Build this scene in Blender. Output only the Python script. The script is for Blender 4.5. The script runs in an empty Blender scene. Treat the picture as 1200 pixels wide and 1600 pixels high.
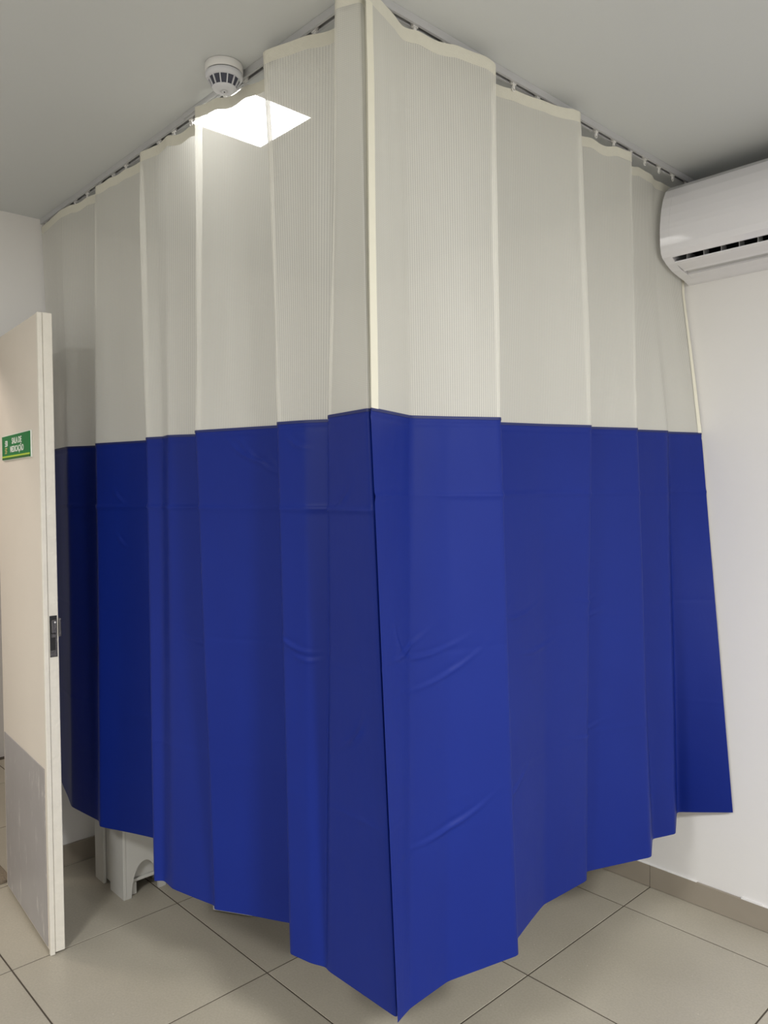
import bpy, bmesh, math, random
from mathutils import Vector, Matrix, noise

random.seed(7)
SC = bpy.context.scene
COL = SC.collection

# ------------------------------------------------------------------ camera
CAM_H = 1.57
F_PX, PITCH, ROLL, YAW = 1208.75, -0.0252420, 0.0102620, -0.8168526


def make_camera():
    fw = Vector((math.sin(YAW) * math.cos(PITCH), math.cos(YAW) * math.cos(PITCH), math.sin(PITCH)))
    r0 = Vector((math.cos(YAW), -math.sin(YAW), 0.0))
    d0 = fw.cross(r0)
    c, s = math.cos(ROLL), math.sin(ROLL)
    right, down = r0 * c + d0 * s, d0 * c - r0 * s
    cd = bpy.data.cameras.new('camera')
    cd.sensor_fit = 'HORIZONTAL'
    cd.sensor_width = 36.0
    cd.lens = 36.0 * F_PX / 1200.0
    cd.clip_start = 0.02
    o = bpy.data.objects.new('camera', cd)
    m = Matrix((right, -down, -fw)).transposed().to_4x4()
    m.translation = (0, 0, CAM_H)
    o.matrix_world = m
    COL.objects.link(o)
    SC.camera = o


make_camera()

# ------------------------------------------------------------------ world, lamps, exposure
SC.view_settings.view_transform = 'Standard'
SC.view_settings.look = 'None'
SC.view_settings.gamma = 1.0
SC.view_settings.use_curve_mapping = False
SC.view_settings.exposure = 0.0
w = bpy.data.worlds.new('world')
SC.world = w
w.use_nodes = True
w.node_tree.nodes['Background'].inputs['Color'].default_value = (0.8, 0.85, 1, 1)
w.node_tree.nodes['Background'].inputs['Strength'].default_value = 0.0


def area(name, loc, size, power, color, sy=None):
    l = bpy.data.lights.new(name, 'AREA')
    l.shape = 'RECTANGLE'
    l.size, l.size_y = size, sy or size
    l.energy = power
    l.color = color
    o = bpy.data.objects.new(name, l)
    o.location = loc
    COL.objects.link(o)
    return o


CEIL = 2.71
area('room_panel', (-0.75, -1.15, CEIL - 0.03), 0.55, 70, (0.985, 0.985, 0.985))
area('room_panel', (1.35, 0.75, CEIL - 0.03), 0.55, 134, (0.98, 0.985, 0.99))
area('corridor_panel', (-4.15, 0.1, CEIL - 0.03), 0.5, 21, (1.0, 0.88, 0.78))
PANEL_STRENGTH = 10.0


# ------------------------------------------------------------------ helpers
def link(name, bm, mat=None, parent=None, smooth=False, loc=None):
    me = bpy.data.meshes.new(name)
    bm.normal_update()
    bm.to_mesh(me)
    bm.free()
    if mat:
        me.materials.append(mat)
    if smooth:
        for p in me.polygons:
            p.use_smooth = True
    o = bpy.data.objects.new(name, me)
    COL.objects.link(o)
    if parent:
        o.parent = parent
    if loc is not None:
        o.location = loc
    return o


def tag(o, label=None, cat=None, group=None, kind=None):
    if label:
        o['label'] = label
    if cat:
        o['category'] = cat
    if group:
        o['group'] = group
    if kind:
        o['kind'] = kind
    return o


def empty(name, loc=(0, 0, 0), rz=0.0):
    o = bpy.data.objects.new(name, None)
    o.empty_display_size = 0.05
    o.location = loc
    o.rotation_euler = (0, 0, rz)
    COL.objects.link(o)
    return o


def box(bm, x0, x1, y0, y1, z0, z1, bevel=0.0, seg=2):
    vs = [bm.verts.new(p) for p in ((x0, y0, z0), (x1, y0, z0), (x1, y1, z0), (x0, y1, z0),
                                    (x0, y0, z1), (x1, y0, z1), (x1, y1, z1), (x0, y1, z1))]
    fs = [bm.faces.new([vs[i] for i in f]) for f in
          ((3, 2, 1, 0), (4, 5, 6, 7), (0, 1, 5, 4), (1, 2, 6, 5), (2, 3, 7, 6), (3, 0, 4, 7))]
    if bevel > 0:
        es = list({e for f in fs for e in f.edges})
        bmesh.ops.bevel(bm, geom=es, offset=bevel, segments=seg, profile=0.6, affect='EDGES')
    return bm


def bbox(*a, **k):
    bm = bmesh.new()
    box(bm, *a, **k)
    return bm


def lathe(bm, prof, n=40, cx=0, cy=0):
    """prof: list of (r, z) from one end to the other; r = 0 closes."""
    rings = []
    for r, z in prof:
        if r <= 1e-6:
            rings.append([bm.verts.new((cx, cy, z))])
        else:
            rings.append([bm.verts.new((cx + r * math.cos(2 * math.pi * i / n), cy + r * math.sin(2 * math.pi * i / n), z)) for i in range(n)])
    for a, b in zip(rings, rings[1:]):
        for i in range(n):
            j = (i + 1) % n
            if len(a) == 1 and len(b) == 1:
                continue
            if len(a) == 1:
                bm.faces.new((a[0], b[j], b[i]))
            elif len(b) == 1:
                bm.faces.new((a[i], a[j], b[0]))
            else:
                bm.faces.new((a[i], a[j], b[j], b[i]))
    bmesh.ops.recalc_face_normals(bm, faces=bm.faces[:])
    return bm


def extrude_profile_x(bm, prof, x0, x1, closed=True, caps=True):
    """prof: (y, z) outline swept along x."""
    a = [bm.verts.new((x0, y, z)) for y, z in prof]
    b = [bm.verts.new((x1, y, z)) for y, z in prof]
    n = len(prof)
    for i in range(n if closed else n - 1):
        j = (i + 1) % n
        bm.faces.new((a[i], b[i], b[j], a[j]))
    if caps and closed:
        bm.faces.new(a)
        bm.faces.new(list(reversed(b)))
    bmesh.ops.recalc_face_normals(bm, faces=bm.faces[:])
    return bm


# ------------------------------------------------------------------ materials
def mat(name, color, rough=0.5, var=0.06, scale=6.0, bump=0.0, bscale=60.0, metal=0.0, spec=0.5, coat=0.0):
    m = bpy.data.materials.new(name)
    m.use_nodes = True
    nt = m.node_tree
    b = nt.nodes['Principled BSDF']
    tc = nt.nodes.new('ShaderNodeTexCoord')
    nz = nt.nodes.new('ShaderNodeTexNoise')
    nz.inputs['Scale'].default_value = scale
    nz.inputs['Detail'].default_value = 6
    nt.links.new(tc.outputs['Object'], nz.inputs['Vector'])
    mx = nt.nodes.new('ShaderNodeMix')
    mx.data_type = 'RGBA'
    lo = [max(0, c * (1 - var)) for c in color]
    hi = [min(1, c * (1 + var)) for c in color]
    mx.inputs[6].default_value = (*lo, 1)
    mx.inputs[7].default_value = (*hi, 1)
    nt.links.new(nz.outputs['Fac'], mx.inputs[0])
    nt.links.new(mx.outputs[2], b.inputs['Base Color'])
    b.inputs['Roughness'].default_value = rough
    b.inputs['Metallic'].default_value = metal
    b.inputs['Specular IOR Level'].default_value = spec
    b.inputs['Coat Weight'].default_value = coat
    if bump > 0:
        n2 = nt.nodes.new('ShaderNodeTexNoise')
        n2.inputs['Scale'].default_value = bscale
        n2.inputs['Detail'].default_value = 4
        nt.links.new(tc.outputs['Object'], n2.inputs['Vector'])
        bp = nt.nodes.new('ShaderNodeBump')
        bp.inputs['Strength'].default_value = bump
        bp.inputs['Distance'].default_value = 0.004
        nt.links.new(n2.outputs['Fac'], bp.inputs['Height'])
        nt.links.new(bp.outputs['Normal'], b.inputs['Normal'])
    return m


def srgb(r, g, b):
    f = lambda c: (c / 255 / 12.92) if c / 255 <= 0.04045 else ((c / 255 + 0.055) / 1.055) ** 2.4
    return (f(r), f(g), f(b))


M_WALL = mat('wall_paint', srgb(226, 224, 221), 0.6, 0.02, 3, 0.12, 40)
M_CEIL = mat('ceiling_paint', srgb(203, 206, 206), 0.55, 0.02, 2, 0.08, 50)
M_GROUT = mat('grout', srgb(78, 70, 60), 0.9, 0.1, 30)
M_SKIRT = mat('skirting_tile', srgb(150, 141, 127), 0.4, 0.1, 9)
M_DOOR = mat('door_paint', srgb(226, 217, 203), 0.45, 0.03, 8, 0.1, 90)
M_DOOREDGE = mat('door_edge_paint', srgb(222, 217, 205), 0.5, 0.09, 26, 0.5, 60)
M_ALU = mat('rail_aluminium', srgb(186, 187, 189), 0.42, 0.04, 20, spec=0.5)
M_DARK = mat('dark_gap', (0.012, 0.012, 0.014), 0.7, 0.2, 20)
M_WPLASTIC = mat('white_plastic', srgb(222, 221, 219), 0.35, 0.02, 10)
M_ACPLASTIC = mat('glossy_white_plastic', srgb(226, 225, 228), 0.07, 0.01, 4, coat=0.3)
M_ACGREY = mat('grey_plastic', srgb(186, 186, 186), 0.4, 0.03, 12)
M_STOOL = mat('stool_plastic', srgb(205, 204, 198), 0.42, 0.05, 14)
M_TAPE = mat('header_tape', srgb(216, 214, 201), 0.7, 0.04, 60, 0.2, 400)
M_GREEN = mat('sign_green', srgb(30, 120, 62), 0.65, 0.03, 10, spec=0.15)
M_LIME = mat('sign_lime', srgb(178, 206, 70), 0.65, 0.02, 10, spec=0.15)
M_GREEND = mat('sign_dark_green', srgb(52, 104, 44), 0.65, 0.02, 10, spec=0.15)
M_LETTER = mat('sign_white', srgb(232, 238, 230), 0.4, 0.02, 10)
M_LOGO = mat('sign_yellow', srgb(196, 178, 84), 0.4, 0.05, 40)
M_LOCK = mat('worn_steel', srgb(96, 94, 96), 0.35, 0.4, 180, 0.3, 200, metal=0.8)
M_MAT = mat('speckled_mat', srgb(128, 116, 100), 0.95, 0.75, 150, 1.0, 180)
M_SEAM = mat('seam_blue', srgb(26, 36, 92), 0.55, 0.1, 30)


def tile_material():
    m = bpy.data.materials.new('floor_tile')
    m.use_nodes = True
    nt = m.node_tree
    b = nt.nodes['Principled BSDF']
    geo = nt.nodes.new('ShaderNodeNewGeometry')
    n1 = nt.nodes.new('ShaderNodeTexNoise')
    n1.inputs['Scale'].default_value = 3.2
    n1.inputs['Detail'].default_value = 5
    n2 = nt.nodes.new('ShaderNodeTexNoise')
    n2.inputs['Scale'].default_value = 140
    n2.inputs['Detail'].default_value = 3
    vo = nt.nodes.new('ShaderNodeTexVoronoi')
    vo.inputs['Scale'].default_value = 24
    for n in (n1, n2, vo):
        nt.links.new(geo.outputs['Position'], n.inputs['Vector'])
    oi = nt.nodes.new('ShaderNodeObjectInfo')
    mix = nt.nodes.new('ShaderNodeMix')
    mix.data_type = 'RGBA'
    mix.inputs[6].default_value = (*srgb(162, 155, 140), 1)
    mix.inputs[7].default_value = (*srgb(183, 176, 160), 1)
    nt.links.new(n1.outputs['Fac'], mix.inputs[0])
    mix2 = nt.nodes.new('ShaderNodeMix')
    mix2.data_type = 'RGBA'
    mix2.blend_type = 'MULTIPLY'
    mix2.inputs[0].default_value = 1.0
    nt.links.new(mix.outputs[2], mix2.inputs[6])
    mr = nt.nodes.new('ShaderNodeMapRange')
    mr.inputs['From Min'].default_value = 0.3
    mr.inputs['From Max'].default_value = 0.7
    mr.inputs['To Min'].default_value = 0.92
    mr.inputs['To Max'].default_value = 1.04
    nt.links.new(n2.outputs['Fac'], mr.inputs['Value'])
    mr2 = nt.nodes.new('ShaderNodeMapRange')
    mr2.inputs['To Min'].default_value = 0.96
    mr2.inputs['To Max'].default_value = 1.03
    nt.links.new(oi.outputs['Random'], mr2.inputs['Value'])
    mu = nt.nodes.new('ShaderNodeMath')
    mu.operation = 'MULTIPLY'
    nt.links.new(mr.outputs[0], mu.inputs[0])
    nt.links.new(mr2.outputs[0], mu.inputs[1])
    nt.links.new(mu.outputs[0], mix2.inputs[7])
    # small light specks of dust
    sp = nt.nodes.new('ShaderNodeMath')
    sp.operation = 'LESS_THAN'
    sp.inputs[1].default_value = 0.035
    nt.links.new(vo.outputs['Distance'], sp.inputs[0])
    mix3 = nt.nodes.new('ShaderNodeMix')
    mix3.data_type = 'RGBA'
    mix3.inputs[7].default_value = (*srgb(214, 208, 196), 1)
    nt.links.new(sp.outputs[0], mix3.inputs[0])
    nt.links.new(mix2.outputs[2], mix3.inputs[6])
    nt.links.new(mix3.outputs[2], b.inputs['Base Color'])
    b.inputs['Roughness'].default_value = 0.33
    b.inputs['Specular IOR Level'].default_value = 0.4
    bp = nt.nodes.new('ShaderNodeBump')
    bp.inputs['Strength'].default_value = 0.06
    bp.inputs['Distance'].default_value = 0.002
    nt.links.new(n2.outputs['Fac'], bp.inputs['Height'])
    nt.links.new(bp.outputs['Normal'], b.inputs['Normal'])
    return m


def kick_material():
    m = mat('kick_plate_laminate', srgb(166, 163, 163), 0.38, 0.1, 7)
    nt = m.node_tree
    b = nt.nodes['Principled BSDF']
    tc = nt.nodes.new('ShaderNodeTexCoord')
    mp = nt.nodes.new('ShaderNodeMapping')
    mp.inputs['Scale'].default_value = (14, 14, 3)
    nt.links.new(tc.outputs['Object'], mp.inputs['Vector'])
    nz = nt.nodes.new('ShaderNodeTexNoise')
    nz.inputs['Scale'].default_value = 1.6
    nz.inputs['Detail'].default_value = 8
    nz.inputs['Roughness'].default_value = 0.75
    nt.links.new(mp.outputs[0], nz.inputs['Vector'])
    cr = nt.nodes.new('ShaderNodeMapRange')
    cr.inputs['From Min'].default_value = 0.565
    cr.inputs['From Max'].default_value = 0.66
    nt.links.new(nz.outputs['Fac'], cr.inputs['Value'])
    src = b.inputs['Base Color'].links[0].from_socket
    mx = nt.nodes.new('ShaderNodeMix')
    mx.data_type = 'RGBA'
    mx.inputs[7].default_value = (*srgb(204, 201, 198), 1)
    nt.links.new(cr.outputs[0], mx.inputs[0])
    nt.links.new(src, mx.inputs[6])
    nt.links.new(mx.outputs[2], b.inputs['Base Color'])
    return m


def net_material():
    """Woven cream net: threads reflect and pass light, gaps are open."""
    m = bpy.data.materials.new('cream_net')
    m.use_nodes = True
    nt = m.node_tree
    nt.nodes.clear()
    out = nt.nodes.new('ShaderNodeOutputMaterial')
    uv = nt.nodes.new('ShaderNodeUVMap')
    sep = nt.nodes.new('ShaderNodeSeparateXYZ')
    nt.links.new(uv.outputs[0], sep.inputs[0])

    def wave(sock, period, lo, hi):
        a = nt.nodes.new('ShaderNodeMath')
        a.operation = 'MULTIPLY'
        a.inputs[1].default_value = 2 * math.pi / period
        nt.links.new(sock, a.inputs[0])
        s = nt.nodes.new('ShaderNodeMath')
        s.operation = 'SINE'
        nt.links.new(a.outputs[0], s.inputs[0])
        r = nt.nodes.new('ShaderNodeMapRange')
        r.inputs['From Min'].default_value = -1
        r.inputs['From Max'].default_value = 1
        r.inputs['To Min'].default_value = lo
        r.inputs['To Max'].default_value = hi
        nt.links.new(s.outputs[0], r.inputs['Value'])
        return r.outputs[0]

    wu = wave(sep.outputs[0], 0.0064, 0.56, 0.74)
    wv = wave(sep.outputs[1], 0.0041, -0.03, 0.03)
    al = nt.nodes.new('ShaderNodeMath')
    al.operation = 'ADD'
    nt.links.new(wu, al.inputs[0])
    nt.links.new(wv, al.inputs[1])
    tr = nt.nodes.new('ShaderNodeBsdfTransparent')
    df = nt.nodes.new('ShaderNodeBsdfDiffuse')
    df.inputs['Color'].default_value = (*srgb(247, 246, 238), 1)
    tl = nt.nodes.new('ShaderNodeBsdfTranslucent')
    tl.inputs['Color'].default_value = (*srgb(246, 245, 236), 1)
    gl = nt.nodes.new('ShaderNodeBsdfGlossy')
    gl.inputs['Roughness'].default_value = 0.35
    m1 = nt.nodes.new('ShaderNodeMixShader')
    m1.inputs[0].default_value = 0.34
    nt.links.new(df.outputs[0], m1.inputs[1])
    nt.links.new(tl.outputs[0], m1.inputs[2])
    m2 = nt.nodes.new('ShaderNodeMixShader')
    m2.inputs[0].default_value = 0.05
    nt.links.new(m1.outputs[0], m2.inputs[1])
    nt.links.new(gl.outputs[0], m2.inputs[2])
    m3 = nt.nodes.new('ShaderNodeMixShader')
    nt.links.new(al.outputs[0], m3.inputs[0])
    nt.links.new(tr.outputs[0], m3.inputs[1])
    nt.links.new(m2.outputs[0], m3.inputs[2])
    nt.links.new(m3.outputs[0], out.inputs['Surface'])
    return m


def hem_material():
    m = mat('cream_hem', srgb(232, 229, 212), 0.6, 0.03, 40)
    nt = m.node_tree
    b = nt.nodes['Principled BSDF']
    out = nt.nodes['Material Output']
    tr = nt.nodes.new('ShaderNodeBsdfTransparent')
    mx = nt.nodes.new('ShaderNodeMixShader')
    mx.inputs[0].default_value = 0.94
    nt.links.new(tr.outputs[0], mx.inputs[1])
    nt.links.new(b.outputs[0], mx.inputs[2])
    nt.links.new(mx.outputs[0], out.inputs['Surface'])
    return m


def vinyl_material():
    m = bpy.data.materials.new('blue_vinyl')
    m.use_nodes = True
    nt = m.node_tree
    b = nt.nodes['Principled BSDF']
    uv = nt.nodes.new('ShaderNodeUVMap')
    nz = nt.nodes.new('ShaderNodeTexNoise')
    nz.inputs['Scale'].default_value = 3
    nt.links.new(uv.outputs[0], nz.inputs['Vector'])
    mx = nt.nodes.new('ShaderNodeMix')
    mx.data_type = 'RGBA'
    mx.inputs[6].default_value = (*srgb(9, 32, 115), 1)
    mx.inputs[7].default_value = (*srgb(12, 37, 123), 1)
    nt.links.new(nz.outputs['Fac'], mx.inputs[0])
    nt.links.new(mx.outputs[2], b.inputs['Base Color'])
    b.inputs['Roughness'].default_value = 0.52
    b.inputs['Specular IOR Level'].default_value = 0.22
    mp = nt.nodes.new('ShaderNodeMapping')
    mp.inputs['Scale'].default_value = (9, 4, 1)
    nt.links.new(uv.outputs[0], mp.inputs['Vector'])
    n2 = nt.nodes.new('ShaderNodeTexNoise')
    n2.inputs['Scale'].default_value = 1.0
    n2.inputs['Detail'].default_value = 3
    nt.links.new(mp.outputs[0], n2.inputs['Vector'])
    bp = nt.nodes.new('ShaderNodeBump')
    bp.inputs['Strength'].default_value = 0.25
    bp.inputs['Distance'].default_value = 0.01
    nt.links.new(n2.outputs['Fac'], bp.inputs['Height'])
    nt.links.new(bp.outputs['Normal'], b.inputs['Normal'])
    return m


def emit(name, color, strength):
    m = bpy.data.materials.new(name)
    m.use_nodes = True
    nt = m.node_tree
    b = nt.nodes['Principled BSDF']
    b.inputs['Emission Color'].default_value = (*color, 1)
    b.inputs['Emission Strength'].default_value = strength
    b.inputs['Base Color'].default_value = (0.9, 0.9, 0.9, 1)
    return m


M_TILE = tile_material()
M_KICK = kick_material()
M_NET = net_material()
M_HEM = hem_material()
M_VINYL = vinyl_material()
M_PANEL = emit('lit_panel', (1.0, 0.98, 0.95), PANEL_STRENGTH)

# ------------------------------------------------------------------ room shell
XL, YR = -3.31, 2.83            # left wall plane, right wall plane
XN, YN = 2.6, -2.8              # walls behind the camera
DOOR_Y0, DOOR_Y1, DOOR_H = 0.36, 1.055, 2.205
WT = 0.12


def struct(name, bm, m, parent=None):
    o = link(name, bm, m, parent)
    o['kind'] = 'structure'
    return o


bm = bmesh.new()
box(bm, XL - WT, XL, YN, DOOR_Y0, 0, CEIL)
box(bm, XL - WT, XL, DOOR_Y1, YR, 0, CEIL)
box(bm, XL - WT, XL, DOOR_Y0, DOOR_Y1, DOOR_H, CEIL)
struct('wall_left', bm, M_WALL)
struct('wall_right', bbox(XL - WT, XN + WT, YR, YR + WT, 0, CEIL), M_WALL)
struct('wall_front', bbox(XL - WT, XN + WT, YN - WT, YN, 0, CEIL), M_WALL)
struct('wall_back', bbox(XN, XN + WT, YN, YR, 0, CEIL), M_WALL)
struct('ceiling', bbox(XL - 1.8, XN + WT, YN - WT, YR + WT, CEIL, CEIL + 0.1), M_CEIL)
floor = struct('floor', bbox(XL - 1.8, XN + WT, YN - WT, YR + WT, -0.12, -0.0022), M_GROUT)
# corridor behind the doorway
bm = bmesh.new()
box(bm, XL - 1.75, XL - 1.65, YN, YR, 0, CEIL)
struct('wall_corridor', bm, M_WALL)

# floor tiles, 0.6 m grid, joints at the measured lines
GX, GY, TS, JW = -1.4927, 1.4195, 0.6015, 0.0055
tile_mesh = {}


def tile_at(x0, x1, y0, y1):
    sx, sy = round(x1 - x0, 4), round(y1 - y0, 4)
    if (sx, sy) not in tile_mesh:
        b_ = bmesh.new()
        hx, hy = sx / 2 - JW / 2, sy / 2 - JW / 2
        e = 0.0008
        lo = [b_.verts.new(p) for p in ((-hx, -hy, -0.0021), (hx, -hy, -0.0021), (hx, hy, -0.0021), (-hx, hy, -0.0021))]
        mi = [b_.verts.new(p) for p in ((-hx, -hy, -e), (hx, -hy, -e), (hx, hy, -e), (-hx, hy, -e))]
        hi = [b_.verts.new(p) for p in ((-hx + e, -hy + e, 0), (hx - e, -hy + e, 0), (hx - e, hy - e, 0), (-hx + e, hy - e, 0))]
        for A, B in ((lo, mi), (mi, hi)):
            for i in range(4):
                j = (i + 1) % 4
                b_.faces.new((A[i], A[j], B[j], B[i]))
        b_.faces.new(hi)
        me = bpy.data.meshes.new('tile')
        b_.to_mesh(me)
        b_.free()
        me.materials.append(M_TILE)
        tile_mesh[(sx, sy)] = me
    o = bpy.data.objects.new('tile', tile_mesh[(sx, sy)])
    o.location = ((x0 + x1) / 2, (y0 + y1) / 2, 0)
    o.parent = floor
    COL.objects.link(o)


ix0 = math.floor((XL - 1.6 - GX) / TS)
for i in range(ix0, 8):
    for j in range(-7, 4):
        x0, x1 = GX + i * TS, GX + (i + 1) * TS
        y0, y1 = GY + j * TS, GY + (j + 1) * TS
        x0, x1, y0, y1 = max(x0, XL - 1.6), min(x1, XN), max(y0, YN), min(y1, YR)
        if x1 - x0 > 0.03 and y1 - y0 > 0.03:
            tile_at(x0, x1, y0, y1)

# skirting tiles (pieces of their own along the walls)
sk = struct('baseboard_right', bbox(XL, XN, YR - 0.003, YR, 0.0005, 0.084), M_GROUT)
x = GX - 6 * TS
while x < XN:
    a, b_ = max(x + 0.001, XL + 0.011), min(x + TS - 0.001, XN - 0.001)
    if b_ - a > 0.02:
        link('skirting_tile', bbox(a, b_, YR - 0.010, YR - 0.0005, 0.001, 0.0875, 0.001, 1), M_SKIRT, sk)
    x += TS
sk = struct('baseboard_left', bbox(XL, XL + 0.003, DOOR_Y1 + 0.06, YR, 0.0005, 0.084), M_GROUT)
y = GY - 2 * TS
while y < YR:
    a, b_ = max(y + 0.001, DOOR_Y1 + 0.06), min(y + TS - 0.001, YR - 0.011)
    if b_ - a > 0.02:
        link('skirting_tile', bbox(XL + 0.0005, XL + 0.010, a, b_, 0.001, 0.0875, 0.001, 1), M_SKIRT, sk)
    y += TS
# paint bead where the wall meets the skirting
bm = bmesh.new()
random.seed(3)
x = XL + 0.02
while x < XN:
    l = random.uniform(0.04, 0.13)
    if random.random() < 0.75:
        box(bm, x, min(x + l, XN), YR - 0.0105 + random.uniform(0, 0.002), YR, 0.0875, 0.0875 + random.uniform(0.0015, 0.005))
    x += l
struct('trim_1', bm, M_WALL)

# door frame lining of the doorway
bm = bmesh.new()
box(bm, XL - WT - 0.006, XL + 0.004, DOOR_Y0, DOOR_Y0 + 0.025, 0, DOOR_H - 0.001)
box(bm, XL - WT - 0.006, XL + 0.004, DOOR_Y1 - 0.022, DOOR_Y1, 0, DOOR_H - 0.001)
box(bm, XL - WT - 0.006, XL + 0.004, DOOR_Y0 + 0.025, DOOR_Y1 - 0.022, DOOR_H - 0.016, DOOR_H - 0.001)
struct('trim_2', bm, M_DOOR)

# ------------------------------------------------------------------ door leaf (open, hinged by the left wall)
# local frame: +x runs from the free edge to the hinge, +y is towards the room behind the leaf
DOOR_ANG = math.atan2(0.0752, -0.9972)
door = empty('door_1', (-2.685, 0.940, 0.0), DOOR_ANG)
door['kind'] = 'structure'
tag(door, None)
# with this rotation local +y points to -world y, so the leaf's thickness runs along local -y
DW, DH, DT = 0.598, 2.187, 0.048
M_FACE = mat('door_face_paint', srgb(222, 214, 202), 0.62, 0.025, 6, 0.06, 60)
link('leaf', bbox(0.0, DW, -DT, -0.016, 0.006, DH, 0.002, 1), M_DOOREDGE, door)
link('face_panel', bbox(0.012, DW, -0.0155, -0.001, 0.012, DH - 0.002, 0.001, 1), M_FACE, door)
link('edge_lipping', bbox(-0.003, 0.0115, -0.0150, 0.001, 0.001, DH - 0.001, 0.0015, 1), M_DOOREDGE, door)
kp = link('kick_plate', bbox(0.030, 0.582, -0.001, 0.0016, 0.020, 0.636, 0.0006, 1), M_KICK, door)
kp['label'] = 'scuffed grey laminate kick plate'
# lock in the edge
lk = link('lock_case', bbox(-0.0012, 0.004, -0.043, -0.019, 1.022, 1.163), M_DARK, door)
lk['label'] = 'worn dark metal mortise lock'
link('strike_plate', bbox(-0.0022, -0.0010, -0.042, -0.037, 1.024, 1.135), M_LOCK, lk)
link('strike_plate', bbox(-0.0022, -0.0010, -0.042, -0.020, 1.024, 1.045, 0.0005, 1), M_LOCK, lk)
link('latch_bolt', bbox(-0.010, 0.002, -0.041, -0.023, 1.103, 1.150, 0.002, 1), M_LOCK, lk)
link('deadbolt', bbox(-0.004, 0.002, -0.038, -0.024, 1.088, 1.102, 0.001, 1), M_LOCK, lk)
bm = bmesh.new()
lathe(bm, [(0, 0.0), (0.003, 0.0), (0.003, 0.0015), (0, 0.002)], 12)
bmesh.ops.transform(bm, matrix=Matrix.Translation((-0.0100, -0.034, 1.141)) @ Matrix.Rotation(-math.pi / 2, 4, 'Y'), verts=bm.verts[:])
link('screw', bm, M_WPLASTIC, lk)
es = link('escutcheon', bbox(-0.006, 0.028, -DT - 0.008, -DT + 0.0005, 1.090, 1.152, 0.002, 2), M_LOCK, door)
for zz in (0.25, 1.1, 1.95):
    bm = bmesh.new()
    lathe(bm, [(0, zz - 0.04), (0.006, zz - 0.04), (0.006, zz + 0.04), (0, zz + 0.04)], 14, DW + 0.0085, -DT + 0.004)
    link('hinge', bm, M_LOCK, door)

# ------------------------------------------------------------------ door sign
def text_mesh(body, size, xs=1.0, extrude=0.0004):
    c = bpy.data.curves.new('lettering', 'FONT')
    c.body = body
    c.size = size
    c.align_x = 'CENTER'
    c.align_y = 'CENTER'
    c.extrude = extrude
    c.resolution_u = 3
    c.offset = size * 0.018
    o = bpy.data.objects.new('tmp_text', c)
    COL.objects.link(o)
    dg = bpy.context.evaluated_depsgraph_get()
    dg.update()
    me = bpy.data.meshes.new_from_object(o.evaluated_get(dg))
    bpy.data.objects.remove(o)
    bpy.data.curves.remove(c)
    me.transform(Matrix.Diagonal((xs, 1, 1, 1)))
    return me


sign = empty('door_sign', (-2.685, 0.940, 0.0), DOOR_ANG)
tag(sign, 'small green room sign reading SALA DE MEDICAÇÃO on the white door', 'sign')
SY = 0.0006                      # local y of the sign's back (door face is at about 0)
link('backing', bbox(0.094, 0.489, -0.0008, 0.0040, 1.7050, 1.7990, 0.0008, 1), M_LETTER, sign)
link('board', bbox(0.098, 0.485, 0.0040, 0.0070, 1.708, 1.796, 0.0006, 1), M_GREEN, sign)
link('stripe', bbox(0.098, 0.485, 0.0070, 0.0076, 1.7155, 1.7215), M_LIME, sign)
link('base_band', bbox(0.098, 0.485, 0.0070, 0.0074, 1.708, 1.7155), M_GREEND, sign)
for body, z, wid, hgt in (('SALA DE', 1.7725, 0.135, 0.0215), ('MEDICAÇÃO', 1.7425, 0.185, 0.0215)):
    me = text_mesh(body, 0.03)
    xs = [v.co.x for v in me.vertices]
    ys = [v.co.y for v in me.vertices]
    base = [v.co.y for v in me.vertices]
    cap = 0.03 * 0.70
    sx, sz = wid / (max(xs) - min(xs)), hgt / cap
    cx = (max(xs) + min(xs)) / 2
    for v in me.vertices:
        x_, y_, z_ = v.co
        v.co = (0.268 - (x_ - cx) * sx, 0.0074 + z_, z + y_ * sz)
    me.flip_normals()
    me.materials.append(M_LETTER)
    o = bpy.data.objects.new('lettering', me)
    COL.objects.link(o)
    o.parent = sign
# little upright emblem: white strokes above, yellow strokes below
bm = bmesh.new()
bm2 = bmesh.new()
for i, z in enumerate((1.7765, 1.7705, 1.7645, 1.7585)):
    box(bm, 0.405 + 0.006 * (i % 2), 0.438 - 0.004 * ((i + 1) % 2), 0.0070, 0.0076, z - 0.0020, z + 0.0018)
box(bm, 0.400, 0.408, 0.0070, 0.0077, 1.758, 1.777)
for i, z in enumerate((1.7500, 1.7440, 1.7380, 1.7320)):
    box(bm2, 0.408 + 0.006 * (i % 2), 0.440 - 0.005 * ((i + 1) % 2), 0.0070, 0.0076, z - 0.0018, z + 0.0016)
link('emblem', bm, M_LETTER, sign)
link('emblem', bm2, M_LOGO, sign)

# ------------------------------------------------------------------ mat beyond the doorway
t = tag(link('floor_mat', bbox(XL - 1.25, XL - 0.015, 0.41, 1.02, 0.0, 0.012, 0.003, 1), M_MAT),
        'speckled grey brown mat on the floor beyond the open door', 'mat')

# ------------------------------------------------------------------ curtain rails
RZ0, RZ1, RW = 2.690, CEIL - 0.0005, 0.0115
RAIL_Y, RAIL_X = 1.190, -1.320


def rail_profile():
    g, t_, l = 0.0048, 0.0022, 0.004      # half slot, wall, lip thickness
    return [(-RW, RZ1), (RW, RZ1), (RW, RZ0), (g, RZ0), (g, RZ0 + t_), (RW - t_, RZ0 + t_), (RW - t_, RZ1 - t_),
            (-RW + t_, RZ1 - t_), (-RW + t_, RZ0 + t_), (-g, RZ0 + t_), (-g, RZ0), (-RW, RZ0)]


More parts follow.
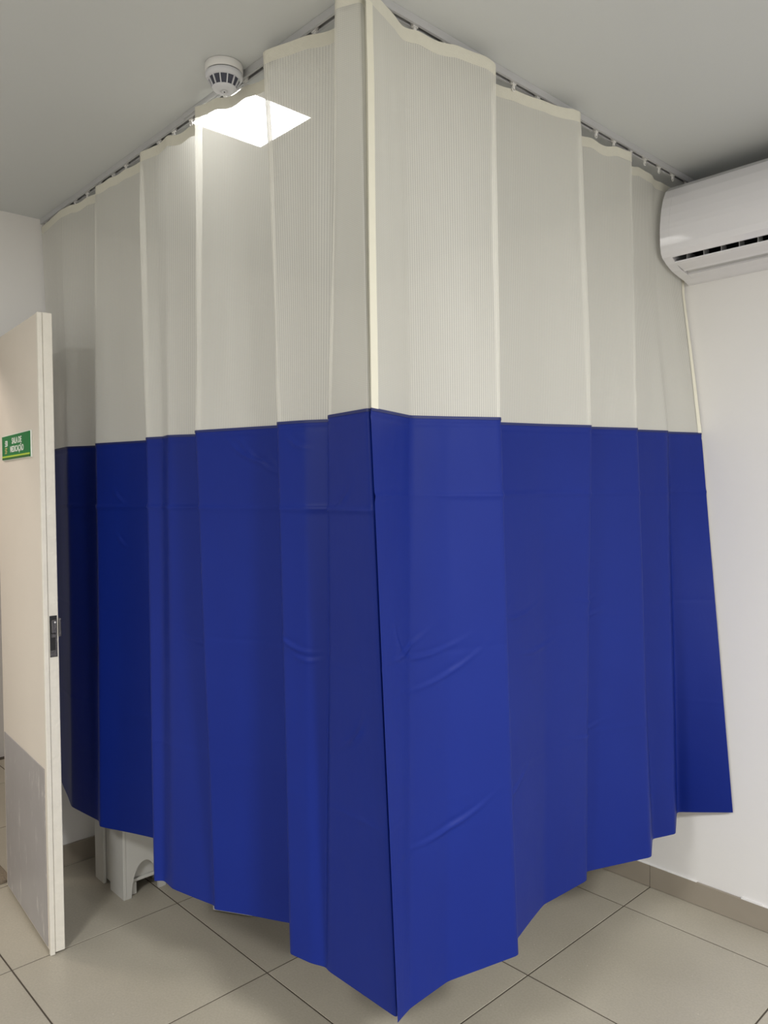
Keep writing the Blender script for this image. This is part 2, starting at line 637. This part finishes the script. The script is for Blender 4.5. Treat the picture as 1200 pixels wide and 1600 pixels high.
def rail(name, along, a, b_, label):
    root = empty(name, (a, RAIL_Y, RZ0) if along == 'x' else (RAIL_X, a, RZ0))
    if along == 'y':
        root.rotation_euler = (0, 0, math.pi / 2)
    tag(root, label, 'curtain rail')
    bm_ = bmesh.new()
    pr = [(y, z - RZ0) for y, z in rail_profile()]
    extrude_profile_x(bm_, pr, 0, b_ - a, True, True)
    link('track', bm_, M_ALU, root)
    bm_ = bmesh.new()
    box(bm_, 0.001, b_ - a - 0.001, -RW + 0.0023, RW - 0.0023, RZ1 - RZ0 - 0.0060, RZ1 - RZ0 - 0.0024)
    link('slot_shade', bm_, M_DARK, root)  # near-black strip that paints the shade inside the open slot
    link('end_cap', bbox(-0.0018, 0.0, -RW, RW, -0.0008, RZ1 - RZ0, 0.0004, 1), M_WPLASTIC, root)
    return root


rl = rail('curtain_rail', 'x', XL + 0.003, RAIL_X - RW - 0.001, 'grey ceiling rail running from the corner past the smoke detector')
rr = rail('curtain_rail', 'y', RAIL_Y - RW, YR - 0.003, 'grey ceiling rail ending above the air conditioner')
# joint sleeve by the detector
bm = bmesh.new()
box(bm, 0, 0.235, -RW - 0.0035, -RW, 0.004, RZ1 - RZ0, 0.0008, 1)
link('joint_sleeve', bm, M_ALU, rl, loc=(1.195, 0, 0))
# corner bracket
link('corner_bracket', bbox(-0.028, 0.0, -RW - 0.002, -RW, 0.002, RZ1 - RZ0, 0.0005, 1), M_ALU, rl, loc=(-1.3315 - XL - 0.003, 0, 0))

# ------------------------------------------------------------------ curtains
ZB, ZH = 1.762, 0.342


def lerp(a, b_, t_):
    return a + (b_ - a) * t_


def gauss_smooth(pts, sig):
    """smooth a 2-D polyline along its own arc length, ends kept."""
    n = len(pts)
    s = [0.0]
    for p, q in zip(pts, pts[1:]):
        s.append(s[-1] + math.hypot(q[0] - p[0], q[1] - p[1]) + 1e-5)
    out = []
    for i in range(n):
        sg = min(sig, s[i] / 2.5, (s[-1] - s[i]) / 2.5)
        if sg < 1e-4:
            out.append(pts[i])
            continue
        wx = wy = ws = 0.0
        j = i
        while j >= 0 and s[i] - s[j] < 3 * sg:
            j -= 1
        j += 1
        while j < n and s[j] - s[i] < 3 * sg:
            dl = ((s[min(j + 1, n - 1)] - s[max(j - 1, 0)])) / 2
            wgt = math.exp(-0.5 * ((s[j] - s[i]) / sg) ** 2) * dl
            wx += pts[j][0] * wgt
            wy += pts[j][1] * wgt
            ws += wgt
            j += 1
        out.append((wx / ws, wy / ws))
    return out


class Sheet:
    """A hanging sheet: plan outlines at several heights, joined column by column."""

    def __init__(self, levels, step=0.008, sig=(0.009, 0.008, 0.007, 0.008)):
        # levels: list of (list of (x, y) per fold column), from the top down
        K = len(levels[0])
        counts = []
        for k in range(K - 1):
            L = max(math.hypot(lv[k + 1][0] - lv[k][0], lv[k + 1][1] - lv[k][1]) for lv in levels)
            counts.append(max(3, math.ceil(L / step)))
        self.tcol = []
        dense = [[] for _ in levels]
        for k in range(K - 1):
            for i in range(counts[k]):
                t_ = i / counts[k]
                self.tcol.append(k + t_)
                for d, lv in zip(dense, levels):
                    d.append((lerp(lv[k][0], lv[k + 1][0], t_), lerp(lv[k][1], lv[k + 1][1], t_)))
        self.tcol.append(K - 1.0)
        for d, lv in zip(dense, levels):
            d.append(lv[-1])
        self.lv = [gauss_smooth(d, sig[min(i, len(sig) - 1)]) for i, d in enumerate(dense)]
        self.n = len(self.tcol)
        self.u = [0.0]
        b_ = self.lv[-2]
        for p, q in zip(b_, b_[1:]):
            self.u.append(self.u[-1] + math.hypot(q[0] - p[0], q[1] - p[1]))

    def point(self, i, z, zs):
        """plan point of column i at height z, zs = heights of the levels at that column."""
        if z >= zs[0]:
            return self.lv[0][i]
        for a in range(len(zs) - 1):
            if z >= zs[a + 1]:
                t_ = (zs[a] - z) / (zs[a] - zs[a + 1])
                p, q = self.lv[a][i], self.lv[a + 1][i]
                return (lerp(p[0], q[0], t_), lerp(p[1], q[1], t_))
        return self.lv[-1][i]

    def normal(self, i, z, zs):
        a = self.point(max(i - 1, 0), z, zs)
        b_ = self.point(min(i + 1, self.n - 1), z, zs)
        dx, dy = b_[0] - a[0], b_[1] - a[1]
        l = math.hypot(dx, dy) or 1.0
        return (dy / l, -dx / l)          # towards the room


def sheet_patch(name, sh, cols, rowsf, zsf, material, parent, origin, offset=0.0, disp=None):
    """mesh over columns cols; rowsf(i) gives the heights of column i from top down."""
    bm_ = bmesh.new()
    uvl = bm_.loops.layers.uv.new('UVMap')
    grid = []
    for i in cols:
        zs = zsf(i)
        col_ = []
        for z in rowsf(i):
            x_, y_ = sh.point(i, z, zs)
            off = offset + (disp(i, sh.u[i], z) if disp else 0.0)
            if off:
                nx, ny = sh.normal(i, z, zs)
                x_, y_ = x_ + nx * off, y_ + ny * off
            v = bm_.verts.new((x_ - origin[0], y_ - origin[1], z - origin[2]))
            col_.append((v, sh.u[i], z))
        grid.append(col_)
    for a, b_ in zip(grid, grid[1:]):
        for r in range(len(a) - 1):
            q = (a[r + 1], b_[r + 1], b_[r], a[r])
            f = bm_.faces.new([t_[0] for t_ in q])
            f.smooth = True
            for lp, t_ in zip(f.loops, q):
                lp[uvl].uv = (t_[1], t_[2])
    return link(name, bm_, material, parent)


hook_mesh = None


def hook_data():
    """a white plastic glider in the slot, its stem and a small ring that holds the tape."""
    global hook_mesh
    if hook_mesh is None:
        bm_ = bmesh.new()
        box(bm_, -0.008, 0.008, -0.0042, 0.0042, -0.0030, 0.0048)
        box(bm_, -0.010, 0.010, -0.0070, 0.0070, 0.0045, 0.0085)
        box(bm_, -0.0045, 0.0045, -0.002, 0.002, -0.014, -0.0018)
        n = 12
        ring = []
        for i in range(n):
            a = 2 * math.pi * i / n
            c = Vector((0.0062 * math.cos(a), 0, -0.014 + 0.0062 * math.sin(a)))
            q = []
            for k in range(5):
                b2 = 2 * math.pi * k / 5
                r = 0.0014
                q.append(bm_.verts.new(c + Vector((math.cos(a) * math.cos(b2), math.sin(b2), math.sin(a) * math.cos(b2))) * r))
            ring.append(q)
        for i in range(n):
            for k in range(5):
                bm_.faces.new((ring[i][k], ring[(i + 1) % n][k], ring[(i + 1) % n][(k + 1) % 5], ring[i][(k + 1) % 5]))
        me = bpy.data.meshes.new('hook')
        bm_.to_mesh(me)
        bm_.free()
        me.materials.append(M_WPLASTIC)
        hook_mesh = me
    return hook_mesh


def make_curtain(name, label, levels, zmid, zb, zh, hooks, along, hem_cols, wrinkles, creases, seed, flip=False):
    """levels: plan outlines [top, (mid), band, hem]; hooks: coordinates along the rail."""
    sh = Sheet(levels)
    n = sh.n
    top = sh.lv[0]
    c0 = ((levels[-1][0][0] + levels[-1][-1][0]) / 2, (levels[-1][0][1] + levels[-1][-1][1]) / 2, ZH)
    root = empty(name, c0)
    tag(root, label, 'curtain', 'privacy curtains around the corner bay')
    ax = 0 if along == 'x' else 1
    # top edge: high at the hooks, sagging between them
    hk = sorted(hooks)
    random.seed(seed)
    sags = [random.choice((0.003, 0.006, 0.010, 0.018)) * min(1.0, (b_ - a) / 0.12) for a, b_ in zip(hk, hk[1:])]

    def ztop(i):
        p = top[i][ax]
        if p <= hk[0] or p >= hk[-1]:
            return 2.675
        for (a, b_), sg in zip(zip(hk, hk[1:]), sags):
            if a <= p <= b_:
                t_ = (p - a) / (b_ - a)
                return 2.677 - sg * (4 * t_ * (1 - t_)) ** 0.8
        return 2.675

    zt = [ztop(i) for i in range(n)]
    for _ in range(6):
        zt = [zt[0]] + [(zt[i - 1] + 2 * zt[i] + zt[i + 1]) / 4 for i in range(1, n - 1)] + [zt[-1]]
    frac = [sh.u[i] / sh.u[-1] for i in range(n)]
    zbs = [zb(f) for f in frac]
    zhs = [zh(f) for f in frac]

    def zsf(i):
        return [zt[i]] + list(zmid) + [zbs[i], zhs[i]]

    TAPE = 0.030
    cols = range(n)
    h0, h1 = hem_cols
    net_cols = range(h0, n - h1)

    def net_disp(i, u, z):
        k = min(1.0, max(0.0, (z - zbs[i]) / 0.25)) * min(1.0, max(0.0, (zt[i] - TAPE - z) / 0.2 + 0.15))
        v = noise.noise(Vector((u * 7 + seed * 3.1, z * 1.1, seed))) * 0.009
        v += noise.noise(Vector((u * 22, z * 2.2, seed + 5))) * 0.0018
        return v * k

    sheet_patch('header_tape', sh, cols, lambda i: [zt[i] - TAPE * k / 4 for k in range(5)], zsf, M_TAPE, root, c0)
    nr = 46
    sheet_patch('net_panel', sh, cols, lambda i: [lerp(zt[i] - TAPE, zbs[i], k / nr) for k in range(nr + 1)], zsf, M_NET, root, c0, 0.0, net_disp)
    for rng, nm in ((range(0, h0 + 1), 0), (range(n - h1 - 1, n), 1)):
        if len(rng) > 2:
            sheet_patch('edge_hem', sh, rng, lambda i: [lerp(zt[i] - TAPE, zbs[i], k / nr) for k in range(nr + 1)], zsf, M_HEM, root, c0, 0.0022, net_disp)

    def vin_disp(i, u, z):
        d = 0.0
        for zc, amp, ph in creases:
            t_ = (z - zc - 0.004 * noise.noise(Vector((u * 3, ph, 0)))) / 0.005
            if abs(t_) < 5:
                m_ = 1.1 + 1.2 * noise.noise(Vector((u * 2.1 + ph, 3.3, seed)))
                d += amp * max(0.0, m_) * math.exp(-t_ * t_ / 2) * (1.0 if ph % 2 else -1.0)
                if t_ > 0:
                    d += amp * 0.5 * max(0.0, m_) * math.exp(-t_)
        for uc, zc, ang, ln, amp in wrinkles:
            du, dz = u - uc, z - zc
            if abs(du) < ln * 2.2 and abs(dz) < ln * 2.2:
                ca, sa = math.cos(ang), math.sin(ang)
                al, ac = du * ca + dz * sa, -du * sa + dz * ca - 0.5 * (du * ca + dz * sa) ** 2 / ln * 0.3
                d += 1.1 * amp * math.exp(-(al / ln) ** 2) * (math.exp(-(ac / 0.0055) ** 2) - 0.4 * math.exp(-((ac - 0.010) / 0.007) ** 2))
        k = min(1.0, max(0.0, (zbs[i] - z) / 0.08))
        d += k * 0.004 * noise.noise(Vector((u * 5, z * 1.4, seed + 9)))
        # shallow groove under the stitched top edge
        d -= 0.0016 * math.exp(-((zbs[i] - 0.020 - z) / 0.004) ** 2)
        return d

    nv = 300
    sheet_patch('vinyl_panel', sh, cols, lambda i: [lerp(zbs[i] - 0.0005, zhs[i], k / nv) for k in range(nv + 1)], zsf, M_VINYL, root, c0, 0.0, vin_disp)
    sheet_patch('seam', sh, cols, lambda i: [zbs[i] + 0.0012, zbs[i] - 0.006], zsf, M_SEAM, root, c0, 0.0016)
    for p in hooks:
        o = bpy.data.objects.new('hook', hook_data())
        o.parent = root
        COL.objects.link(o)
        if along == 'x':
            o.location = (p - c0[0], RAIL_Y - c0[1], RZ0 - c0[2])
        else:
            o.location = (RAIL_X - c0[0], p - c0[1], RZ0 - c0[2])
            o.rotation_euler = (0, 0, math.pi / 2)
    return root


# plan outlines of the folds, in metres
#LEFT_DATA
LEFT_PLAN = [
    [(-3.2980, 1.1800), (-3.0441, 1.1650), (-2.7868, 1.1950), (-2.7266, 1.1650), (-2.4101, 1.1950), (-2.3720, 1.1600), (-2.2866, 1.1800), (-2.2001, 1.1700), (-2.0379, 1.2000), (-1.9875, 1.1400), (-1.8512, 1.1750), (-1.7084, 1.2050), (-1.6310, 1.1300), (-1.5189, 1.1650), (-1.4228, 1.2000), (-1.3355, 1.1200), (-1.2796, 1.1500), (-1.3052, 1.1900)],
    [(-3.2980, 1.2100), (-3.0724, 1.1800), (-2.9448, 1.2440), (-2.8280, 1.1900), (-2.5516, 1.2710), (-2.4433, 1.2000), (-2.3736, 1.2280), (-2.3083, 1.2100), (-2.2052, 1.2740), (-2.0956, 1.1870), (-1.9408, 1.2370), (-1.7880, 1.2890), (-1.7255, 1.2250), (-1.6362, 1.2500), (-1.5706, 1.2900), (-1.4978, 1.2180), (-1.3172, 1.1900), (-1.3218, 1.2120)],
    [(-3.2557, 1.2000), (-3.0566, 1.1650), (-2.8534, 1.1870), (-2.7996, 1.1690), (-2.5608, 1.2680), (-2.2803, 1.1200), (-2.2605, 1.1450), (-2.1961, 1.1420), (-2.0173, 1.1850), (-1.9996, 1.1680), (-1.8920, 1.2310), (-1.7814, 1.2920), (-1.6622, 1.2000), (-1.5915, 1.2140), (-1.5499, 1.2340), (-1.5321, 1.2280), (-1.2840, 1.2290), (-1.2956, 1.2540)]]
LEFT_HOOKS = [-3.27, -3.16, -3.074, -2.969, -2.856, -2.741, -2.631, -2.531, -2.414, -2.295, -2.197, -2.092, -2.0, -1.9, -1.8, -1.7, -1.597, -1.496, -1.4]
LEFT_WRINKLES = [(1.55, 1.66, -0.6, 0.09, 0.004), (1.50, 1.68, -0.45, 0.07, 0.004), (1.62, 1.63, -0.75, 0.08, 0.003),
                 (1.78, 1.70, -0.5, 0.03, 0.004), (1.76, 1.16, -0.3, 0.06, 0.004), (1.80, 1.13, -0.1, 0.04, 0.003), (1.15, 1.11, -0.15, 0.05, 0.003),
                 (0.62, 1.56, -0.7, 0.03, 0.004), (0.63, 1.40, -0.7, 0.03, 0.003), (2.36, 1.00, -0.1, 0.05, 0.003), (2.38, 0.78, -0.4, 0.05, 0.003),
                 (2.05, 1.55, 0.6, 0.03, 0.004), (2.08, 0.98, 0.9, 0.04, 0.005)]
LEFT_CREASES = [(1.528, 0.0024, 1), (1.145, 0.0006, 2), (0.775, 0.0004, 3)]
make_curtain('curtain', 'cream net and blue vinyl curtain reaching from the corner to the open door', LEFT_PLAN, [], lambda f: ZB,
             lambda f: ZH + 0.038 * max(0.0, 1 - f / 0.09), LEFT_HOOKS, 'x', (0, 4), LEFT_WRINKLES, LEFT_CREASES, 2)
#RIGHT_DATA
RIGHT_PLAN = [
    [(-1.2620, 1.1436), (-1.3150, 1.3128), (-1.2950, 1.4250), (-1.2620, 1.5974), (-1.3350, 1.6645), (-1.3050, 1.8441), (-1.2650, 1.9933), (-1.3450, 2.0940), (-1.3000, 2.3501), (-1.3450, 2.4059), (-1.3500, 2.5819), (-1.3600, 2.6103), (-1.3580, 2.8220)],
    [(-1.2759, 1.1579), (-1.3449, 1.3474), (-1.3183, 1.4557), (-1.2748, 1.6174), (-1.3615, 1.7039), (-1.3284, 1.8829), (-1.2834, 2.0436), (-1.3489, 2.1205), (-1.2969, 2.3577), (-1.3423, 2.4128), (-1.3500, 2.5847), (-1.3500, 2.6234), (-1.3500, 2.8212)],
    [(-1.2980, 1.1805), (-1.3920, 1.4021), (-1.3550, 1.5041), (-1.2950, 1.6488), (-1.4030, 1.7655), (-1.3650, 1.9435), (-1.3120, 2.1220), (-1.3550, 2.1616), (-1.2920, 2.3694), (-1.3380, 2.4235), (-1.3000, 2.5890), (-1.3250, 2.6436), (-1.2850, 2.8200)],
    [(-1.2700, 1.2196), (-1.2850, 1.2756), (-1.2910, 1.4159), (-1.2340, 1.6324), (-1.2820, 1.6849), (-1.3360, 1.8900), (-1.3250, 2.1043), (-1.3580, 2.1495), (-1.2620, 2.3938), (-1.3250, 2.5226), (-1.2850, 2.6182), (-1.3600, 2.7814), (-1.1650, 2.8121)]]
RIGHT_HOOKS = [1.269, 1.357, 1.465, 1.57, 1.65, 1.744, 1.856, 1.962, 2.053, 2.164, 2.269, 2.375, 2.469, 2.568, 2.668, 2.773]
RIGHT_WRINKLES = [(0.20, 1.18, 0.25, 0.08, 0.004), (0.27, 1.16, 0.05, 0.09, 0.004), (0.15, 1.20, -0.8, 0.05, 0.003), (0.33, 1.10, 0.35, 0.10, 0.003),
                  (0.62, 1.20, 0.45, 0.06, 0.004), (0.72, 1.21, 0.1, 0.07, 0.003), (0.80, 1.10, 0.1, 0.07, 0.003), (0.65, 0.72, 0.35, 0.09, 0.004),
                  (0.35, 0.72, 0.3, 0.09, 0.004), (1.05, 1.22, 0.0, 0.06, 0.004), (1.08, 1.17, 0.1, 0.05, 0.003), (1.05, 0.80, 0.1, 0.08, 0.003)]
RIGHT_CREASES = [(1.560, 0.0022, 1), (1.165, 0.0007, 2), (0.790, 0.0004, 3)]
make_curtain('curtain', 'cream net and blue vinyl curtain hanging up to the air conditioner wall', RIGHT_PLAN, [2.30], lambda f: ZB + 0.016 * f,
             lambda f: ZH + 0.055 * max(0.0, (f - 0.88) / 0.12), RIGHT_HOOKS, 'y', (5, 3), RIGHT_WRINKLES, RIGHT_CREASES, 5)

# ------------------------------------------------------------------ ceiling light inside the bay
cl = empty('ceiling_light', (-1.985, 1.332, CEIL - 0.016))
tag(cl, 'lit square white ceiling panel seen through the curtain net', 'light')
hx, hy = 0.142, 0.132
bm = bmesh.new()
for a in ((-hx, hx, -hy, -hy + 0.009), (-hx, hx, hy - 0.009, hy), (-hx, -hx + 0.009, -hy + 0.009, hy - 0.009), (hx - 0.009, hx, -hy + 0.009, hy - 0.009)):
    box(bm, *a, 0.0, 0.0155)
link('frame', bm, M_WPLASTIC, cl)
link('diffuser', bbox(-hx + 0.0095, hx - 0.0095, -hy + 0.0095, hy - 0.0095, 0.001, 0.010), M_PANEL, cl)

# ------------------------------------------------------------------ smoke detector
sd = empty('smoke_detector', (-1.805, 1.1275, CEIL))
tag(sd, 'round white smoke detector with dark vents on the ceiling', 'smoke detector')
bm = bmesh.new()
lathe(bm, [(0, -0.0002), (0.0485, -0.0002), (0.050, -0.003), (0.050, -0.019), (0.0485, -0.0215), (0, -0.0215)], 48)
link('base', bm, M_WPLASTIC, sd, True)
bm = bmesh.new()
lathe(bm, [(0, -0.0215), (0.0465, -0.0215), (0.0465, -0.0240), (0, -0.0240)], 48)
link('gap_ring', bm, M_DARK, sd)
bm = bmesh.new()
lathe(bm, [(0, -0.024), (0.0485, -0.024), (0.0495, -0.026), (0.0485, -0.033), (0.0445, -0.0395), (0, -0.0395)], 48)
M_SDB = mat('detector_plastic', srgb(206, 207, 212), 0.4, 0.02, 12)
link('body', bm, M_SDB, sd, True)
bm = bmesh.new()
lathe(bm, [(0, -0.0396), (0.0400, -0.0396), (0.0290, -0.0600), (0, -0.0600)], 36)
link('vent_core', bm, mat('vent_dark', srgb(62, 64, 78), 0.6, 0.1, 40), sd)
NR = 13
for k in range(NR):
    a = 2 * math.pi * (k + 0.3) / NR
    bm = bmesh.new()
    p0, p1 = (0.0442, -0.039), (0.0325, -0.0606)
    wv = [(-0.0017, 0), (0.0017, 0)]
    vs = []
    for (r, z) in (p0, p1):
        for s_ in (-1, 1):
            for dr in (0.0, -0.006):
                vs.append(bm.verts.new((r + dr, s_ * 0.0014, z)))
    for f in ((0, 2, 6, 4), (1, 5, 7, 3), (0, 4, 5, 1), (2, 3, 7, 6), (0, 1, 3, 2), (4, 6, 7, 5)):
        bm.faces.new([vs[i] for i in f])
    bmesh.ops.recalc_face_normals(bm, faces=bm.faces[:])
    bmesh.ops.rotate(bm, verts=bm.verts[:], cent=(0, 0, 0), matrix=Matrix.Rotation(a, 3, 'Z'))
    link('rib', bm, M_SDB, sd)
bm = bmesh.new()
lathe(bm, [(0, -0.0601), (0.0325, -0.0601), (0.0325, -0.0612), (0.030, -0.064), (0.024, -0.067), (0.0105, -0.0690), (0.010, -0.0682), (0.009, -0.0682), (0.0085, -0.0693), (0, -0.0697)], 48)
cap = link('cap', bm, M_SDB, sd, True)
bm = bmesh.new()
lathe(bm, [(0, -0.0695), (0.002, -0.0695), (0.002, -0.0708), (0, -0.0712)], 16)
link('indicator', bm, M_DARK, sd)
bm = bmesh.new()
lathe(bm, [(0.0094, -0.0688), (0.0094, -0.0692), (0.0082, -0.0696), (0.0082, -0.0690), (0.0094, -0.0688)], 24)
link('ring', bm, M_ACGREY, sd)

# ------------------------------------------------------------------ air conditioner
AX0, AX1 = -1.335, -0.515
ac = empty('air_conditioner', (AX0, YR, 2.33))
tag(ac, 'glossy white split air conditioner mounted high on the wall', 'air conditioner')


def rel(pts):
    return [(y_ - YR, z_ - 2.33) for y_, z_ in pts]


outline = [(2.829, 2.664), (2.742, 2.664), (2.706, 2.661), (2.674, 2.650), (2.646, 2.630), (2.627, 2.597), (2.615, 2.562), (2.608, 2.530),
           (2.604, 2.500), (2.603, 2.482), (2.6040, 2.455), (2.606, 2.425), (2.611, 2.404), (2.622, 2.390)]
lower = [(2.640, 2.3825), (2.668, 2.3775)]
under = [(2.690, 2.360), (2.730, 2.350), (2.784, 2.341), (2.812, 2.333), (2.829, 2.330)]
# end cheeks carry the whole outline, the middle is open for the air outlet
full = outline + [(2.655, 2.372), (2.694, 2.357), (2.740, 2.348), (2.784, 2.341), (2.812, 2.333), (2.829, 2.330)]
for xa, xb in ((0.0, 0.034), (AX1 - AX0 - 0.034, AX1 - AX0)):
    bm = bmesh.new()
    extrude_profile_x(bm, rel(full), xa, xb)
    link('end_cheek', bm, M_ACPLASTIC, ac)
inner = [(2.829, 2.654), (2.75, 2.654), (2.70, 2.640), (2.65, 2.600), (2.625, 2.55), (2.615, 2.50), (2.618, 2.42), (2.632, 2.3935), (2.660, 2.400), (2.70, 2.440), (2.829, 2.430)]
bm = bmesh.new()
extrude_profile_x(bm, rel(inner), 0.0345, AX1 - AX0 - 0.0345)
link('outlet_duct', bm, M_DARK, ac)
# front panel: a curved shell in front of the duct, its lower lip over the outlet
fo = outline
fi = [(y_ + 0.0045, z_ - 0.003) for y_, z_ in reversed(outline[2:])]
bm = bmesh.new()
extrude_profile_x(bm, rel(fo + fi), 0.0342, AX1 - AX0 - 0.0342)
fp = link('front_panel', bm, M_ACPLASTIC, ac)
# louver flap below the outlet, tilted
flap = [(2.640, 2.3700), (2.655, 2.3660), (2.700, 2.3575), (2.712, 2.3535), (2.712, 2.3575), (2.700, 2.3640), (2.655, 2.3730), (2.640, 2.3745)]
bm = bmesh.new()
extrude_profile_x(bm, rel(flap), 0.038, AX1 - AX0 - 0.038)
link('louver', bm, M_ACPLASTIC, ac)
rec = [(2.700, 2.372), (2.770, 2.353), (2.770, 2.349), (2.722, 2.3575), (2.712, 2.361)]
bm = bmesh.new()
extrude_profile_x(bm, rel([(2.690, 2.3720), (2.7275, 2.3610), (2.7290, 2.3590), (2.755, 2.352), (2.755, 2.359), (2.735, 2.370)]), 0.040, AX1 - AX0 - 0.040)
link('drip_tray', bm, M_ACGREY, ac)
bm = bmesh.new()
extrude_profile_x(bm, rel([(2.745, 2.3485), (2.784, 2.341), (2.812, 2.333), (2.829, 2.330), (2.829, 2.37), (2.745, 2.365)]), 0.0342, AX1 - AX0 - 0.0342)
link('base_panel', bm, M_ACPLASTIC, ac)
for k in range(12):
    xx = 0.075 + k * 0.06
    bm = bbox(xx, xx + 0.0025, 2.650 - YR, 2.690 - YR, 2.376 - 2.33, 2.402 - 2.33)
    link('vane', bm, M_ACGREY, ac)

# ------------------------------------------------------------------ low plastic stool under the curtain
st = empty('stool', (-2.985, 1.366, 0.0))
tag(st, 'white plastic stool with arched cutouts behind the curtain hem', 'stool')
SXh, SYh, SH = 0.132, 0.089, 0.315
WALLT = 0.012


def arch_panel(width, height, leg, arch_h, thick, taper=0.0):
    """an upright panel in the local x-z plane with an arch cut out of its foot, centred on x = 0."""
    bm_ = bmesh.new()
    hw, aw = width / 2, width / 2 - leg
    n_ = 14
    pts_in = [(aw * math.cos(math.pi * k / n_), arch_h * math.sin(math.pi * k / n_)) for k in range(n_ + 1)]
    pts_in = [(p[0], max(0.0, p[1])) for p in pts_in]
    out_ = []
    for k in range(n_ + 1):
        t_ = k / n_
        if t_ <= 0.3:
            out_.append((hw, height * t_ / 0.3))
        elif t_ < 0.7:
            out_.append((hw - 2 * hw * (t_ - 0.3) / 0.4, height))
        else:
            out_.append((-hw, height * (1 - t_) / 0.3))
    f0 = [bm_.verts.new((x_, -thick / 2, z_)) for x_, z_ in pts_in]
    f1 = [bm_.verts.new((x_, -thick / 2, z_)) for x_, z_ in out_]
    b0 = [bm_.verts.new((x_, thick / 2, z_)) for x_, z_ in pts_in]
    b1 = [bm_.verts.new((x_, thick / 2, z_)) for x_, z_ in out_]
    for k in range(n_):
        bm_.faces.new((f0[k], f0[k + 1], f1[k + 1], f1[k]))
        bm_.faces.new((b0[k + 1], b0[k], b1[k], b1[k + 1]))
        bm_.faces.new((f0[k + 1], f0[k], b0[k], b0[k + 1]))
        bm_.faces.new((f1[k], f1[k + 1], b1[k + 1], b1[k]))
    bm_.faces.new((f0[0], f1[0], b1[0], b0[0]))
    bm_.faces.new((f1[-1], f0[-1], b0[-1], b1[-1]))
    bmesh.ops.recalc_face_normals(bm_, faces=bm_.faces[:])
    return bm_


bm = arch_panel(2 * SYh - 0.0245, SH - 0.02, 0.020, 0.132, WALLT)
bmesh.ops.rotate(bm, verts=bm.verts[:], cent=(0, 0, 0), matrix=Matrix.Rotation(math.pi / 2, 3, 'Z'))
bmesh.ops.translate(bm, verts=bm.verts[:], vec=(SXh - WALLT / 2, 0, 0))
link('side_panel', bm, M_STOOL, st)
# inner wall with a ledge above a low opening
link('inner_wall', bbox(SXh - 0.036, SXh - 0.030, -SYh + 0.014, SYh - 0.014, 0.056, SH - 0.02), M_STOOL, st)
link('inner_ledge', bbox(SXh - 0.0295, SXh - 0.0165, -SYh + 0.014, SYh - 0.014, 0.050, 0.062, 0.003, 2), M_STOOL, st)
link('inner_rib', bbox(SXh - 0.030, SXh - 0.018, -SYh + 0.014, -SYh + 0.062, 0.001, 0.0495, 0.002, 1), M_STOOL, st)
link('side_panel', bbox(-SXh, -SXh + 0.008, -SYh + 0.0125, SYh - 0.0125, 0.10, SH - 0.02), M_STOOL, st)
# both long sides: recessed panels that stop short of the floor
for s_ in (1, -1):
    y_ = s_ * (SYh - 0.013)
    link('side_panel', bbox(-SXh + 0.01, SXh - 0.02, min(y_, y_ - s_ * 0.004), max(y_, y_ - s_ * 0.004), 0.018, SH - 0.02), M_STOOL, st)
for sx in (-1, 1):
    for sy in (-1, 1):
        w_ = 0.122 if sx > 0 else 0.080
        xa, xb = sorted((sx * SXh, sx * (SXh - w_)))
        ya, yb = sorted((sy * SYh, sy * (SYh - 0.012)))
        bm = bmesh.new()
        box(bm, xa, xb, ya, yb, 0.0, SH - 0.02, 0.0012, 1)
        link('leg', bm, M_STOOL, st)
bm = bbox(-SXh - 0.006, SXh + 0.006, -SYh - 0.006, SYh + 0.006, SH - 0.0195, SH, 0.008, 3)
link('seat', bm, M_STOOL, st)

# ------------------------------------------------------------------ low white box deeper in the bay
bx = empty('storage_box', (-2.507, 1.580, 0.0), math.radians(30))
tag(bx, 'low white box on the floor, only its bottom edge under the curtain', 'box')
link('body', bbox(-0.082, 0.082, -0.06, 0.06, 0.004, 0.060, 0.004, 2), M_WPLASTIC, bx)
link('lid', bbox(-0.086, 0.086, -0.064, 0.064, 0.0605, 0.072, 0.003, 2), M_WPLASTIC, bx)
for sx in (-1, 1):
    for sy in (-1, 1):
        link('foot', bbox(sx * 0.06 - 0.012, sx * 0.06 + 0.012, sy * 0.042 - 0.01, sy * 0.042 + 0.01, 0.0, 0.0045), M_DARK, bx)
